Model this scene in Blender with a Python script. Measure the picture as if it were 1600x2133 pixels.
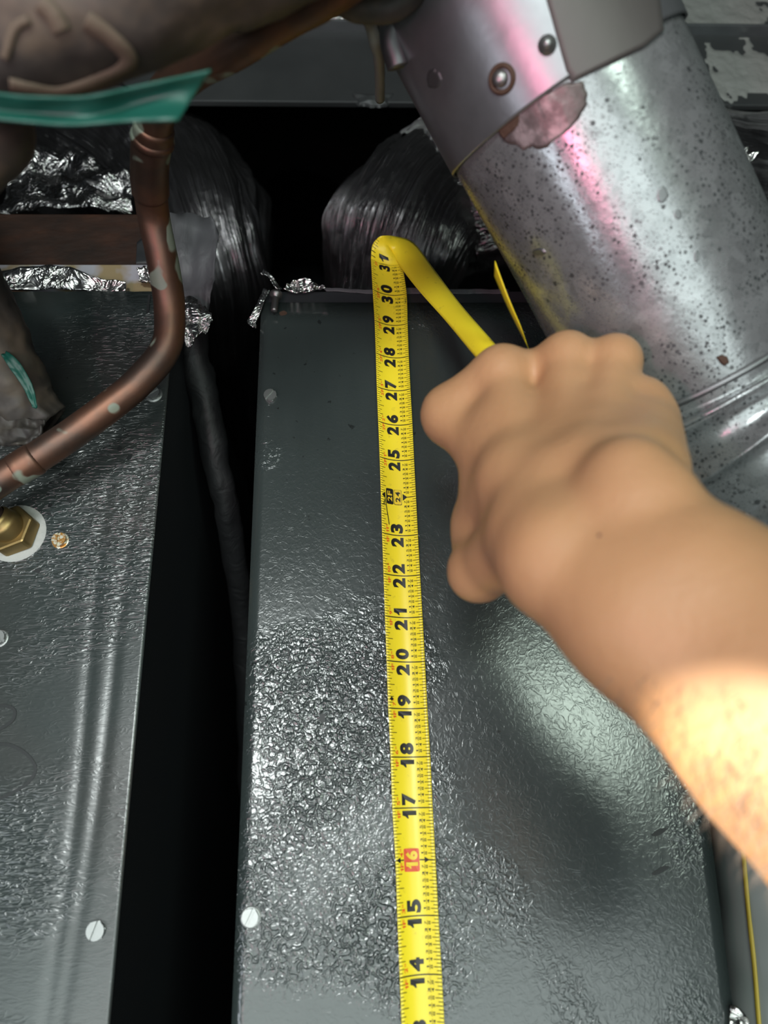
import bpy, bmesh, math, random
import numpy as np
from mathutils import Vector, Matrix, noise
from mathutils.bvhtree import BVHTree
random.seed(7); np.random.seed(7)
for o in list(bpy.data.objects): bpy.data.objects.remove(o)
S = bpy.context.scene; COL = S.collection

# ------------------------------------------------------------------ camera
W, H, F = 1600, 2133, 1541.0
CAM = Vector((0, 0, 1.5))
al, ro, ya = math.radians(21.07), math.radians(1.55), math.radians(2.3)
r0 = Vector((math.cos(ya), -math.sin(ya), 0)); h0 = Vector((math.sin(ya), math.cos(ya), 0)); k0 = Vector((0, 0, 1))
fw = h0*math.cos(al) + k0*math.sin(al); u0 = -h0*math.sin(al) + k0*math.cos(al)
rt = r0*math.cos(ro) - u0*math.sin(ro); up = r0*math.sin(ro) + u0*math.cos(ro)
cd = bpy.data.cameras.new('camera'); cam = bpy.data.objects.new('camera', cd); COL.objects.link(cam)
cam.matrix_world = Matrix(((rt.x, up.x, -fw.x, CAM.x), (rt.y, up.y, -fw.y, CAM.y), (rt.z, up.z, -fw.z, CAM.z), (0, 0, 0, 1)))
cd.sensor_fit = 'VERTICAL'; cd.sensor_height = 36; cd.lens = 36*F/H; cd.clip_start = 0.01
cd.dof.use_dof = True; cd.dof.focus_distance = 0.45; cd.dof.aperture_fstop = 5.8
S.camera = cam

# ------------------------------------------------------------------ world, lights, exposure
wd = bpy.data.worlds.new('world'); S.world = wd; wd.use_nodes = True
wd.node_tree.nodes['Background'].inputs[0].default_value = (0.55, 0.65, 0.75, 1)
wd.node_tree.nodes['Background'].inputs[1].default_value = 0.035
S.view_settings.view_transform = 'Standard'; S.view_settings.look = 'None'
S.view_settings.exposure = 0.0; S.view_settings.gamma = 1; S.view_settings.use_curve_mapping = False
def area(name, loc, target, size, power, col=(1, 1, 1), spread=180):
    l = bpy.data.lights.new(name, 'AREA'); l.shape = 'RECTANGLE'; l.size, l.size_y = size
    l.energy = power; l.color = col; l.spread = math.radians(spread)
    o = bpy.data.objects.new(name, l); COL.objects.link(o); o.location = loc
    o.rotation_euler = (Vector(target)-Vector(loc)).to_track_quat('-Z', 'Y').to_euler(); return o
area('window_light', (-0.20, -1.0, 1.62), (-0.05, 0.4, 1.6), (0.28, 0.22), 9.5, (0.93, 1.0, 0.98))
area('doorway_light', (0.50, -1.05, 1.64), (0.1, 0.4, 1.6), (0.30, 0.26), 4.6, (0.82, 1.0, 0.86))
area('low_daylight', (-0.05, -0.9, 0.88), (0.0, 0.42, 1.4), (1.5, 0.80), 13.0, (0.88, 1.0, 0.97))
area('pink_lamp', (-0.34, -0.34, 1.22), (0.09, 0.23, 1.75), (0.045, 0.16), 0.17, (1.0, 0.14, 0.34), 56)
area('side_light', (-0.58, -0.10, 1.20), (0.10, 0.25, 1.72), (0.03, 0.30), 0.8, (0.85, 0.92, 1.0))
sp = bpy.data.lights.new('arm_beam', 'SPOT'); sp.energy = 30; sp.color = (1.0, 0.86, 0.66); sp.spot_size = math.radians(11.5); sp.spot_blend = 0.12; sp.shadow_soft_size = 0.01
spo = bpy.data.objects.new('arm_beam', sp); COL.objects.link(spo)  # unseen spot added to throw the sunlit patch on the forearm

# ------------------------------------------------------------------ helpers
def ray(px, py): return rt*((px-W/2)/F) + up*((H/2-py)/F) + fw
def P(px, py, Y): d = ray(px, py); return CAM + d*(Y/d.y)          # point of that sight line on the upright plane y = Y
def Q(px, py, z): return CAM + ray(px, py)*z                         # point at distance z along the lens axis
D = 0.415
def tag(o, label=None, cat=None, group=None, kind=None):
    for k, v in (('label', label), ('category', cat), ('group', group), ('kind', kind)):
        if v: o[k] = v
    return o
def link(name, verts, faces, mat=None, parent=None, smooth=True):
    me = bpy.data.meshes.new(name); me.from_pydata([tuple(v) for v in verts], [], faces); me.update()
    if smooth:
        me.polygons.foreach_set('use_smooth', [True]*len(me.polygons))
    o = bpy.data.objects.new(name, me); COL.objects.link(o)
    if mat: me.materials.append(mat)
    if parent: setparent(o, parent)
    return o
def setparent(o, p): o.parent = p; o.matrix_parent_inverse = Matrix.Translation(p.location).inverted() if p.type == 'EMPTY' else Matrix()
def empty(name, loc): o = bpy.data.objects.new(name, None); COL.objects.link(o); o.location = loc; return o
class MB:
    def __init__(s): s.v = []; s.f = []
    def add(s, v, f): n = len(s.v); s.v += [Vector(a) for a in v]; s.f += [tuple(i+n for i in q) for q in f]
    def box(s, a, b):
        x0, y0, z0 = a; x1, y1, z1 = b
        s.add([(x0,y0,z0),(x1,y0,z0),(x1,y1,z0),(x0,y1,z0),(x0,y0,z1),(x1,y0,z1),(x1,y1,z1),(x0,y1,z1)],
              [(0,3,2,1),(4,5,6,7),(0,1,5,4),(1,2,6,5),(2,3,7,6),(3,0,4,7)])
    def prism(s, poly, M, h0, h1):                                   # 2D polygon (local xy), extruded along local z
        n = len(poly); v = [M @ Vector((x, y, h0)) for x, y in poly] + [M @ Vector((x, y, h1)) for x, y in poly]
        s.add(v, [tuple(range(n))[::-1], tuple(range(n, 2*n))] + [(i, (i+1) % n, n+(i+1) % n, n+i) for i in range(n)])
    def lathe(s, prof, M, n=32):
        v = []; f = []
        for r, z in prof:
            for i in range(n): a = 2*math.pi*i/n; v.append(M @ Vector((r*math.cos(a), r*math.sin(a), z)))
        for k in range(len(prof)-1):
            for i in range(n): j = (i+1) % n; f.append((k*n+i, k*n+j, (k+1)*n+j, (k+1)*n+i))
        s.add(v, f)
    def build(s, name, mat, parent=None, smooth=False, bevel=0):
        o = link(name, s.v, s.f, mat, parent, smooth)
        if bevel:
            m = o.modifiers.new('bevel', 'BEVEL'); m.width = bevel; m.segments = 2; m.limit_method = 'ANGLE'
        return o
def frame(loc, axis, spin=0):
    z = Vector(axis).normalized(); q = z.to_track_quat('Z', 'Y'); return Matrix.Translation(loc) @ q.to_matrix().to_4x4() @ Matrix.Rotation(spin, 4, 'Z')
def spline(pts, n):
    pts = [Vector(p) for p in pts]; out = []; m = len(pts)
    for i in range(n):
        t = i/(n-1)*(m-1); k = min(int(t), m-2); t -= k
        a, b, c, d = pts[max(k-1, 0)], pts[k], pts[k+1], pts[min(k+2, m-1)]
        out.append(0.5*((2*b)+(c-a)*t+(2*a-5*b+4*c-d)*t*t+(3*b-a-3*c+d)*t**3))
    return out
def lerpl(vals, n):
    m = len(vals); return [float(np.interp(i/(n-1)*(m-1), range(m), vals)) for i in range(n)]
def tube(pts, rad, nr=24, disp=None, caps=True, flat=None):
    n = len(pts); v = []; f = []; T = [(pts[min(i+1, n-1)]-pts[max(i-1, 0)]).normalized() for i in range(n)]
    nx = T[0].cross(Vector((0, 0, 1))); nx = nx if nx.length > .1 else T[0].cross(Vector((1, 0, 0))); nx.normalize()
    for i in range(n):
        nx = (nx-T[i]*nx.dot(T[i])).normalized(); ny = T[i].cross(nx)
        for k in range(nr):
            a = 2*math.pi*k/nr; d = nx*math.cos(a)+ny*math.sin(a); r = rad[i]
            if disp: r += disp(i/(n-1), a, pts[i]+d*r)
            v.append(pts[i]+d*r)
    for i in range(n-1):
        for k in range(nr): j = (k+1) % nr; f.append((i*nr+k, i*nr+j, (i+1)*nr+j, (i+1)*nr+k))
    if caps: f.append(tuple(range(nr))[::-1]); f.append(tuple(range((n-1)*nr, n*nr)))
    return v, f
def N(p, s=1.0): return noise.noise(Vector(p)*s)

# ------------------------------------------------------------------ materials
def mat(name, base, rough=.5, metal=0, build=None, **kw):
    m = bpy.data.materials.new(name); m.use_nodes = True; nt = m.node_tree; b = nt.nodes['Principled BSDF']
    b.inputs['Base Color'].default_value = (*base, 1); b.inputs['Roughness'].default_value = rough; b.inputs['Metallic'].default_value = metal
    for k, v in kw.items(): b.inputs[k.replace('_', ' ')].default_value = v
    if build: build(nt, b)
    return m
def nd(nt, t, **kw):
    n = nt.nodes.new(t)
    for k, v in kw.items():
        if k.startswith('i_'): n.inputs[k[2:].replace('_', ' ')].default_value = v
        else: setattr(n, k, v)
    return n
def coords(nt, scale=(1, 1, 1)):
    c = nd(nt, 'ShaderNodeNewGeometry'); mp = nd(nt, 'ShaderNodeMapping'); mp.inputs['Scale'].default_value = scale
    nt.links.new(c.outputs['Position'], mp.inputs['Vector']); return mp.outputs[0]
def noi(nt, vec, scale, detail=2, rough=.5, dist=0):
    n = nd(nt, 'ShaderNodeTexNoise'); n.inputs['Scale'].default_value = scale; n.inputs['Detail'].default_value = detail
    n.inputs['Roughness'].default_value = rough; n.inputs['Distortion'].default_value = dist; nt.links.new(vec, n.inputs['Vector']); return n.outputs[0]
def ramp(nt, fac, stops):
    r = nd(nt, 'ShaderNodeValToRGB'); e = r.color_ramp.elements
    while len(e) < len(stops): e.new(.5)
    for a, (p, c) in zip(e, stops): a.position = p; a.color = (*c, 1) if len(c) == 3 else c
    nt.links.new(fac, r.inputs[0]); return r.outputs[0]
def math_(nt, op, a, b=None):
    m = nd(nt, 'ShaderNodeMath', operation=op)
    for i, x in enumerate((a, b)):
        if x is None: continue
        if isinstance(x, (int, float)): m.inputs[i].default_value = x
        else: nt.links.new(x, m.inputs[i])
    return m.outputs[0]
def mixc(nt, fac, a, b):
    m = nd(nt, 'ShaderNodeMix', data_type='RGBA')
    for s, x in ((0, fac), (6, a), (7, b)):
        if isinstance(x, (int, float)): m.inputs[s].default_value = x
        elif isinstance(x, tuple): m.inputs[s].default_value = (*x, 1)
        else: nt.links.new(x, m.inputs[s])
    return m.outputs[2]
def bump(nt, b, h, strength=.3, dist=.001):
    n = nd(nt, 'ShaderNodeBump'); n.inputs['Strength'].default_value = strength; n.inputs['Distance'].default_value = dist
    nt.links.new(h, n.inputs['Height']); nt.links.new(n.outputs[0], b.inputs['Normal'])

def panel_nodes(sc, dirt, wr):
    def f(nt, b):
        v = coords(nt, sc)
        n1 = noi(nt, v, 230, 1.5, .5, 1.2)
        ridge = math_(nt, 'ABSOLUTE', math_(nt, 'SUBTRACT', n1, .5))
        ridge = ramp(nt, ridge, [(0, (1, 1, 1)), (.04, (.5, .5, .5)), (.10, (0, 0, 0))])
        n2 = noi(nt, v, 420, 1, .5)
        v1 = coords(nt)
        mask = ramp(nt, noi(nt, v1, 11, 1, .5), [(.46, (.08, .08, .08)), (.62, (1, 1, 1))])
        h = math_(nt, 'MULTIPLY', math_(nt, 'ADD', math_(nt, 'MULTIPLY', ridge, .5), n2), mask)
        bump(nt, b, h, wr, .0010)
        spots = ramp(nt, noi(nt, v1, 150, 3, .6), [(.30, (1, 1, 1)), (.34, (0, 0, 0))])
        area_ = ramp(nt, noi(nt, v1, 9, 2, .5), [(.40, (1, 1, 1)), (.56, (0, 0, 0))])
        s = math_(nt, 'MULTIPLY', spots, area_)
        cl = mixc(nt, noi(nt, coords(nt, (3, 3, .6)), 14, 4, .6), (.024, .032, .031), (.038, .048, .047))
        cl = mixc(nt, math_(nt, 'MULTIPLY', area_, dirt), cl, (.045, .043, .040))
        cl = mixc(nt, math_(nt, 'MULTIPLY', s, .8), cl, (.01, .012, .012))
        nt.links.new(cl, b.inputs['Base Color'])
    return f
M_panelR = mat('grey_embossed_paint', (.075, .088, .092), .22, 0, panel_nodes((1, 1, 1), .0, .6), Specular_IOR_Level=.9)
M_panelL = mat('grey_wrinkled_paint', (.075, .088, .092), .27, 0, panel_nodes((.45, 1, 1.5), .55, .5), Specular_IOR_Level=.9)
M_dark = mat('dark_painted_steel', (.02, .022, .025), .5)
M_void = mat('void_black_wall', (.006, .006, .006), .95)  # shade put into the colour: near black keeps the space behind unlit
M_floor = mat('dusty_concrete', (.10, .095, .09), .9, 0, lambda nt, b: bump(nt, b, noi(nt, coords(nt), 60, 5), .3, .003))
def galv(nt, b):
    v = coords(nt)
    vo = nd(nt, 'ShaderNodeTexVoronoi'); vo.inputs['Scale'].default_value = 160; nt.links.new(v, vo.inputs['Vector'])
    base = mixc(nt, noi(nt, v, 26, 5, .65), (.16, .172, .176), (.33, .345, .35))
    base = mixc(nt, ramp(nt, vo.outputs['Color'], [(.2, (0, 0, 0)), (.9, (.35, .35, .35))]), base, (.45, .47, .48))
    def dots(scale, r0, r1):
        q_ = nd(nt, 'ShaderNodeTexVoronoi'); q_.inputs['Scale'].default_value = scale; nt.links.new(v, q_.inputs['Vector'])
        sep = nd(nt, 'ShaderNodeSeparateColor'); nt.links.new(q_.outputs['Color'], sep.inputs[0]); lim = math_(nt, 'ADD', math_(nt, 'MULTIPLY', sep.outputs[0], r1), r0)
        return math_(nt, 'MULTIPLY', math_(nt, 'LESS_THAN', q_.outputs['Distance'], lim), math_(nt, 'GREATER_THAN', sep.outputs[1], .45))
    ar = ramp(nt, noi(nt, v, 18, 2), [(.40, (.0, .0, .0)), (.52, (1, 1, 1))])
    sp_ = math_(nt, 'MAXIMUM', math_(nt, 'MULTIPLY', dots(520, .18, .30), ar), math_(nt, 'MAXIMUM', dots(190, -.10, .34), math_(nt, 'MULTIPLY', dots(900, .2, .2), .6)))
    fac = math_(nt, 'MULTIPLY', sp_, .85)
    base = mixc(nt, fac, base, (.035, .04, .042))
    nt.links.new(base, b.inputs['Base Color'])
    r = math_(nt, 'ADD', math_(nt, 'MULTIPLY', noi(nt, v, 40, 5, .7), .30), .11)
    nt.links.new(math_(nt, 'ADD', r, math_(nt, 'MULTIPLY', fac, .3)), b.inputs['Roughness'])
    bump(nt, b, math_(nt, 'ADD', noi(nt, v, 300, 3, .6), math_(nt, 'MULTIPLY', fac, -1)), .22, .0005)
def galv2b(nt, b):
    v = coords(nt); nt.links.new(mixc(nt, noi(nt, v, 24, 5, .65), (.15, .158, .165), (.32, .335, .35)), b.inputs['Base Color'])
    bump(nt, b, noi(nt, v, 120, 4), .15, .0008)
M_galv = mat('spotted_galvanised_steel', (.5, .52, .54), .3, .62, galv)
def galv2(nt, b):
    v = coords(nt); nt.links.new(mixc(nt, noi(nt, v, 30, 5, .6), (.11, .115, .12), (.22, .225, .23)), b.inputs['Base Color'])
    bump(nt, b, noi(nt, v, 120, 4), .12, .001)
M_sleeve = mat('smooth_galvanised_steel', (.5, .5, .5), .34, .75, galv2b)
M_plate = mat('stained_brown_grey_plate', (.09, .085, .08), .55, .4, lambda nt, b: bump(nt, b, noi(nt, coords(nt), 90, 4), .2, .001))
M_galv_dull = mat('dull_galvanised_steel', (.3, .31, .32), .45, .85, galv2)
def duct_n(nt, b):
    v = coords(nt); nt.links.new(mixc(nt, noi(nt, v, 22, 5, .6), (.035, .037, .039), (.07, .072, .074)), b.inputs['Base Color'])
    bump(nt, b, noi(nt, v, 90, 4), .15, .001)
M_duct = mat('dusty_sheet_metal', (.13, .13, .14), .5, .4, duct_n)
M_mastic = mat('flaking_grey_mastic', (.20, .20, .19), .8, 0, lambda nt, b: bump(nt, b, noi(nt, coords(nt), 130, 5), .8, .003))
def foilb(dark, film=False):
    def f(nt, b):
        v = coords(nt)
        nt.links.new(mixc(nt, noi(nt, v, 18, 4, .6), tuple(.5*c for c in dark), dark), b.inputs['Base Color'])
        if film:
            uvn = nd(nt, 'ShaderNodeUVMap', uv_map='uv'); mp = nd(nt, 'ShaderNodeMapping'); mp.inputs['Scale'].default_value = (5, 46, 1); nt.links.new(uvn.outputs[0], mp.inputs['Vector'])
            a = noi(nt, mp.outputs[0], 1, 4, .6, 1.0); r_ = math_(nt, 'ABSOLUTE', math_(nt, 'SUBTRACT', a, .5)); r_ = math_(nt, 'SUBTRACT', .2, math_(nt, 'MINIMUM', r_, .2))
            bump(nt, b, math_(nt, 'ADD', math_(nt, 'MULTIPLY', r_, 2.5), math_(nt, 'MULTIPLY', noi(nt, v, 90, 2), .25)), .85, .004)
        else:
            a = noi(nt, v, 55, 3, .6, 1.5); r_ = math_(nt, 'ABSOLUTE', math_(nt, 'SUBTRACT', a, .5))
            bump(nt, b, math_(nt, 'MULTIPLY', r_, 3), .7, .003)
    return f
M_foil = mat('bright_crumpled_foil', (.75, .74, .72), .26, 1, foilb((.85, .84, .82)))
M_foil_mid = mat('dulled_silver_foil', (.4, .4, .4), .25, 1, foilb((.42, .41, .41)))
M_foil_dark = mat('dark_foil_duct_jacket', (.10, .095, .10), .27, .95, foilb((.25, .24, .25), True))
M_black_film = mat('black_duct_film', (.006, .006, .007), .35, 0, Specular_IOR_Level=.3)
def cop(nt, b):
    v = coords(nt)
    c = mixc(nt, ramp(nt, noi(nt, v, 28, 4, .6), [(.38, (0, 0, 0)), (.62, (1, 1, 1))]), (.21, .105, .070), (.115, .080, .066))
    g = ramp(nt, noi(nt, v, 55, 1.5, .5), [(.63, (0, 0, 0)), (.66, (1, 1, 1))])
    c = mixc(nt, math_(nt, 'MULTIPLY', g, .7), c, (.22, .30, .24))
    nt.links.new(c, b.inputs['Base Color']); nt.links.new(math_(nt, 'SUBTRACT', .85, math_(nt, 'MULTIPLY', g, .8)), b.inputs['Metallic'])
    bump(nt, b, noi(nt, v, 140, 3), .2, .0008)
M_copper = mat('weathered_copper', (.35, .16, .1), .50, .85, cop)
M_brass = mat('tarnished_brass', (.30, .21, .085), .42, .85, lambda nt, b: bump(nt, b, noi(nt, coords(nt), 200, 3), .1, .0005))
M_zinc = mat('zinc_screw_metal', (.32, .33, .325), .42, .9, lambda nt, b: bump(nt, b, noi(nt, coords(nt), 500, 3), .15, .0004))
def rustz(nt, b):
    nt.links.new(mixc(nt, ramp(nt, noi(nt, coords(nt), 420, 3, .6), [(.45, (0, 0, 0)), (.58, (1, 1, 1))]), (.72, .70, .58), (.45, .22, .05)), b.inputs['Base Color'])
M_zinc_rust = mat('rust_stained_screw_metal', (.7, .6, .4), .4, .7, rustz)
M_white = mat('chalky_white_gasket', (.45, .45, .43), .85, 0, lambda nt, b: bump(nt, b, noi(nt, coords(nt), 350, 4), .6, .001))
def rustbd(nt, b):
    v = coords(nt, (1, 1, 2)); nt.links.new(ramp(nt, noi(nt, v, 26, 5, .65), [(.3, (.010, .004, .002)), (.55, (.026, .009, .004)), (.8, (.06, .02, .008))]), b.inputs['Base Color'])
    bump(nt, b, noi(nt, v, 90, 4), .4, .001)
M_rust = mat('rusty_brown_steel', (.06, .02, .01), .6, 0, rustbd)
M_cream = mat('yellowed_white_strip', (.3, .28, .24), .7, 0, lambda nt, b: nt.links.new(mixc(nt, ramp(nt, noi(nt, coords(nt), 45, 3), [(.45, (0, 0, 0)), (.6, (1, 1, 1))]), (.33, .32, .36), (.25, .19, .10)), b.inputs['Base Color']))
M_greytape = mat('grey_cloth_duct_tape', (.085, .083, .09), .55, 0, lambda nt, b: bump(nt, b, noi(nt, coords(nt, (1, 1, .35)), 70, 3, .5, 1), .6, .003))
def foamn(nt, b):
    v = coords(nt); nt.links.new(ramp(nt, noi(nt, v, 30, 3, .6), [(.35, (.016, .014, .014)), (.52, (.050, .043, .036)), (.70, (.13, .10, .07))]), b.inputs['Base Color'])
    bump(nt, b, noi(nt, v, 60, 3), .3, .002)
M_darkwrap = mat('black_cloth_wrap', (.009, .009, .010), .6, 0, lambda nt, b: bump(nt, b, noi(nt, coords(nt), 70, 3, .5, 1), .5, .003))
M_foam = mat('dirty_brown_grey_pipe_wrap', (.07, .06, .055), .6, 0, foamn)
M_tan = mat('tan_masking_tape', (.12, .092, .065), .7)
M_green = mat('green_vinyl_tape', (.008, .085, .062), .42, 0, lambda nt, b: bump(nt, b, noi(nt, coords(nt), 40, 2), .2, .002))
def yel(nt, b):
    v = coords(nt); f = ramp(nt, noi(nt, v, 170, 4, .6), [(.62, (0, 0, 0)), (.74, (1, 1, 1))])
    nt.links.new(mixc(nt, math_(nt, 'MULTIPLY', f, .55), (.92, .74, .03), (.46, .36, .04)), b.inputs['Base Color'])
M_yellow = mat('yellow_tape_blade', (.8, .56, .015), .35, 0, yel)
M_ink = mat('black_print', (.012, .011, .010), .45)
M_red = mat('red_print', (.75, .10, .02), .45)
M_redbox = mat('red_box_print', (.72, .09, .03), .45)
M_yprint = mat('yellow_print', (.84, .60, .03), .4)
def skinn(nt, b):
    v = coords(nt)
    c = mixc(nt, noi(nt, v, 24, 4, .6), (.40, .215, .105), (.50, .285, .145)); nt.links.new(c, b.inputs['Base Color'])
    bump(nt, b, math_(nt, 'ADD', noi(nt, v, 420, 3, .6), math_(nt, 'MULTIPLY', noi(nt, v, 60, 2), 2)), .22, .001)
M_skin = mat('tanned_skin', (.56, .32, .2), .50, 0, skinn, Subsurface_Weight=.12, Subsurface_Radius=(.012, .005, .002), Subsurface_Scale=.4)
M_mole = mat('brown_mole', (.16, .07, .04), .6)
M_hair = mat('grey_brown_arm_hair', (.10, .08, .07), .5)
M_grease = mat('black_marker_ink', (.012, .014, .015), .5)
M_bolt = mat('dull_bolt_steel', (.25, .24, .24), .4, .9)
M_rustspot = mat('brown_rust_deposit', (.06, .03, .018), .75, .1, lambda nt, b: bump(nt, b, noi(nt, coords(nt), 260, 4), .7, .001))
def stain(nt, b):
    v = coords(nt); nt.links.new(ramp(nt, noi(nt, v, 75, 4, .6), [(.38, (.06, .045, .042)), (.52, (.115, .09, .088)), (.64, (.26, .21, .21))]), b.inputs['Base Color']); bump(nt, b, noi(nt, v, 130, 4), .5, .0015)
M_pinkstain = mat('dull_pinkish_sealant', (.2, .17, .17), .42, .45, stain)
M_greyhose = mat('grey_rubbery_hose', (.20, .22, .21), .55)
M_yline = mat('yellow_stripe_print', (.5, .38, .05), .5)
M_cable = mat('grey_beige_cable', (.22, .21, .19), .5)

# ------------------------------------------------------------------ room shell
def struct(name, a, b, m):
    k = MB(); k.box(a, b); return tag(k.build(name, m), kind='structure')
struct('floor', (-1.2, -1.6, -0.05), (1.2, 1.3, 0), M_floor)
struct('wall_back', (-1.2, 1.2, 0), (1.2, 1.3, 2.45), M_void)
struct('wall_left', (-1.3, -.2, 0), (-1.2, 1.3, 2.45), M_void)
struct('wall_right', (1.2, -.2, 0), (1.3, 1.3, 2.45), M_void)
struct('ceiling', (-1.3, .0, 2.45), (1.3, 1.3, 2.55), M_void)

# ------------------------------------------------------------------ cabinets
def lattice(name, x0, x1, z0, z1, y, nx, nz, fn, m, parent, th=.0012, skewx=None):
    v = []; f = []
    for j in range(nz+1):
        for i in range(nx+1):
            t = j/nz; z = z0+(z1-z0)*t; xa = x0 if not skewx else skewx[0](z); xb = x1 if not skewx else skewx[1](z)
            x = xa+(xb-xa)*i/nx; v.append((x, y+fn(x, z), z))
    for j in range(nz):
        for i in range(nx): a = j*(nx+1)+i; f.append((a, a+1, a+nx+2, a+nx+1))
    o = link(name, v, f, m, parent); mo = o.modifiers.new('thickness', 'SOLIDIFY'); mo.thickness = th; mo.offset = 1
    return o
def fitx(p1, p2):
    a = P(*p1, D); b = P(*p2, D); return lambda z: a.x+(b.x-a.x)*(z-a.z)/(b.z-a.z)
def screw(px, py, m, parent, ang=.6, name='screw', R=.0056, off=.0):
    c = P(px, py, D-off); M = frame(c, (0, -1, 0), ang); k = MB()
    k.lathe([(0, .0014), (R*.8, .0013), (R*.97, .0009), (R, .0004), (R, -.0003)], M, 28)
    hx = [(R*.78*math.cos(i*math.pi/3), R*.78*math.sin(i*math.pi/3)) for i in range(6)]; k.prism(hx, M, .0008, .0026)
    w = R*.15; r = R*.72
    for s in (1, -1):
        poly = [(-r*.985, s*w)] + [(r*math.cos(math.pi-t*math.pi/10)*1.0, s*max(w, r*math.sin(t*math.pi/10))) for t in range(1, 10)] + [(r*.985, s*w)]
        if s > 0: poly = poly[::-1]
        k.prism(poly, M, .0024, .0040)
    return k.build(name, m, parent)
ZTR = P(545, 633, D).z; ZTL = P(160, 610, D).z
# right cabinet
cabR = empty('coil_cabinet', (P(1000, 1066, D).x, .6, 0)); tag(cabR, 'tall dark grey embossed steel cabinet behind the yellow measuring tape', 'cabinet', kind=None)
xl = fitx((545, 633), (483, 2133)); xr = fitx((1340, 633), (1526, 2110))
lattice('front_panel', 0, 0, 0.75, ZTR, D, 40, 60, lambda x, z: .0006*N((x*7, 3, z*5)), M_panelR, cabR, skewx=(xl, xr))
z1 = P(545, 604, D).z; xl0, xr0 = xl(ZTR)+.002, xr(1.5)-.004
k = MB(); k.box((xl(1.6)+.003, D+.003, 0), (xr0-.004, .95, ZTR+.002)); k.build('casing', M_dark, cabR)
k = MB(); k.box((xl0, D+.0015, ZTR+.0006), (xr0, D+.03, z1)); k.build('top_rail', M_dark, cabR, bevel=.0008)
screw(564, 828, M_zinc, cabR, .9); screw(523, 1910, M_zinc, cabR, 1.1)
# worn chips of paint
def blot(name, px, py, rx, ry, m, parent, Y=D, ang=0, n=14, h=.00025, seed=0, irr=.35):
    c = P(px, py, Y); s = .00029; poly = []
    for i in range(n):
        a = 2*math.pi*i/n; r = 1+irr*N((math.cos(a)*1.3+seed*3.1, math.sin(a)*1.3, seed)); x = rx*r*math.cos(a)*s; y = ry*r*math.sin(a)*s
        poly.append((x*math.cos(ang)-y*math.sin(ang), x*math.sin(ang)+y*math.cos(ang)))
    k = MB(); M = Matrix.Translation((c.x, Y, c.z)) @ Matrix.Rotation(math.pi/2, 4, 'X'); k.prism(poly, M, -.0004, h+.0012); return k.build(name, m, parent)
for i, (x, y, a, b, an) in enumerate([(672, 1497, 6, 8, 0), (1372, 1733, 16, 4, .35), (1375, 1812, 18, 4, .35), (585, 757, 5, 8, 0), (583, 738, 4, 3, 0), (575, 655, 4, 4, 0)]):
    blot('paint_chip', x, y, a, b, M_grease, cabR, ang=an, seed=i)
# left cabinet
cabL = empty('furnace_cabinet', (P(100, 1066, D).x, .6, 0)); tag(cabL, 'dark grey scuffed steel cabinet on the left behind the copper pipe', 'cabinet')
ll = lambda z: -.42; lr = fitx((357, 740), (230, 2133))
ca, cb_ = P(163, 1600, D).x, P(205, 1600, D).x
def crease(x, z): 
    w = .002*math.sin(z*22)
    return .0004*math.exp(-((x-ca-w)/.003)**2)+.0004*math.exp(-((x-cb_-.004*(z-1.5)/.1-w)/.003)**2)+.0008*N((x*9, 7, z*5))
lattice('front_panel', 0, 0, 0.75, ZTL, D, 150, 60, crease, M_panelL, cabL, skewx=(ll, lr))
xs0, xs1 = lr(.9), lr(ZTL)
k = MB(); k.add([(lr(.75)-.0005, D+.001, .75), (lr(ZTL)-.0005, D+.001, ZTL), (lr(ZTL)-.0005, .95, ZTL), (lr(.75)-.0005, .95, .75),
                 (lr(.75)-.004, D+.001, .75), (lr(ZTL)-.004, D+.001, ZTL), (lr(ZTL)-.004, .95, ZTL), (lr(.75)-.004, .95, .75)],
                [(0, 1, 2, 3), (4, 7, 6, 5), (0, 3, 7, 4), (1, 5, 6, 2), (2, 6, 7, 3), (0, 4, 5, 1)]); k.build('side_panel', M_dark, cabL)
k = MB(); k.box((-.415, D+.004, 0), (lr(.75)-.012, .94, ZTL-.001)); k.build('casing', M_dark, cabL)
screw(321, 823, M_zinc, cabL, .6); screw(127, 1127, M_zinc_rust, cabL, 1.6); screw(0, 1330, M_zinc, cabL, -.5); screw(203, 1937, M_zinc, cabL, 1.25, R=.006)
for i in range(34):
    blot('paint_chip', random.gauss(130, 90), random.choice([random.gauss(985, 45), random.gauss(1010, 60)]), random.uniform(2, 7), random.uniform(2, 5), M_grease, cabL, ang=random.uniform(-1, 1), seed=i, n=9, h=.0001)
for x, y, a, b in [(200, 1136, 4, 3), (228, 1134, 5, 4), (80, 1190, 6, 5)]: blot('paint_chip', x, y, a, b, M_grease, cabL, seed=x)
def ribbon2d(pts, w, Y, name, m, parent, h=.0002):
    k = MB(); c = [P(x, y, Y) for x, y in pts]; n = len(c); L = []; R = []
    for i in range(n):
        t = (c[min(i+1, n-1)]-c[max(i-1, 0)]).normalized(); nn = Vector((t.z, 0, -t.x))*w/2; L.append(c[i]+nn); R.append(c[i]-nn)
    v = [p+Vector((0, -h, 0)) for p in L+R]; k.add(v, [(i, i+1, n+i+1, n+i) for i in range(n-1)]); o = k.build(name, m, parent); mo = o.modifiers.new('t', 'SOLIDIFY'); mo.thickness = .0014; mo.offset = 0; return o
def px_spline(pts, n): return [(p.x, p.y) for p in spline([(a, b, 0) for a, b in pts], n)]
ribbon2d(px_spline([(-20, 1478), (5, 1470), (30, 1478), (28, 1500), (0, 1520)], 20), .0016, D-.0006, 'marker_stroke', M_grease, cabL)
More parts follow.
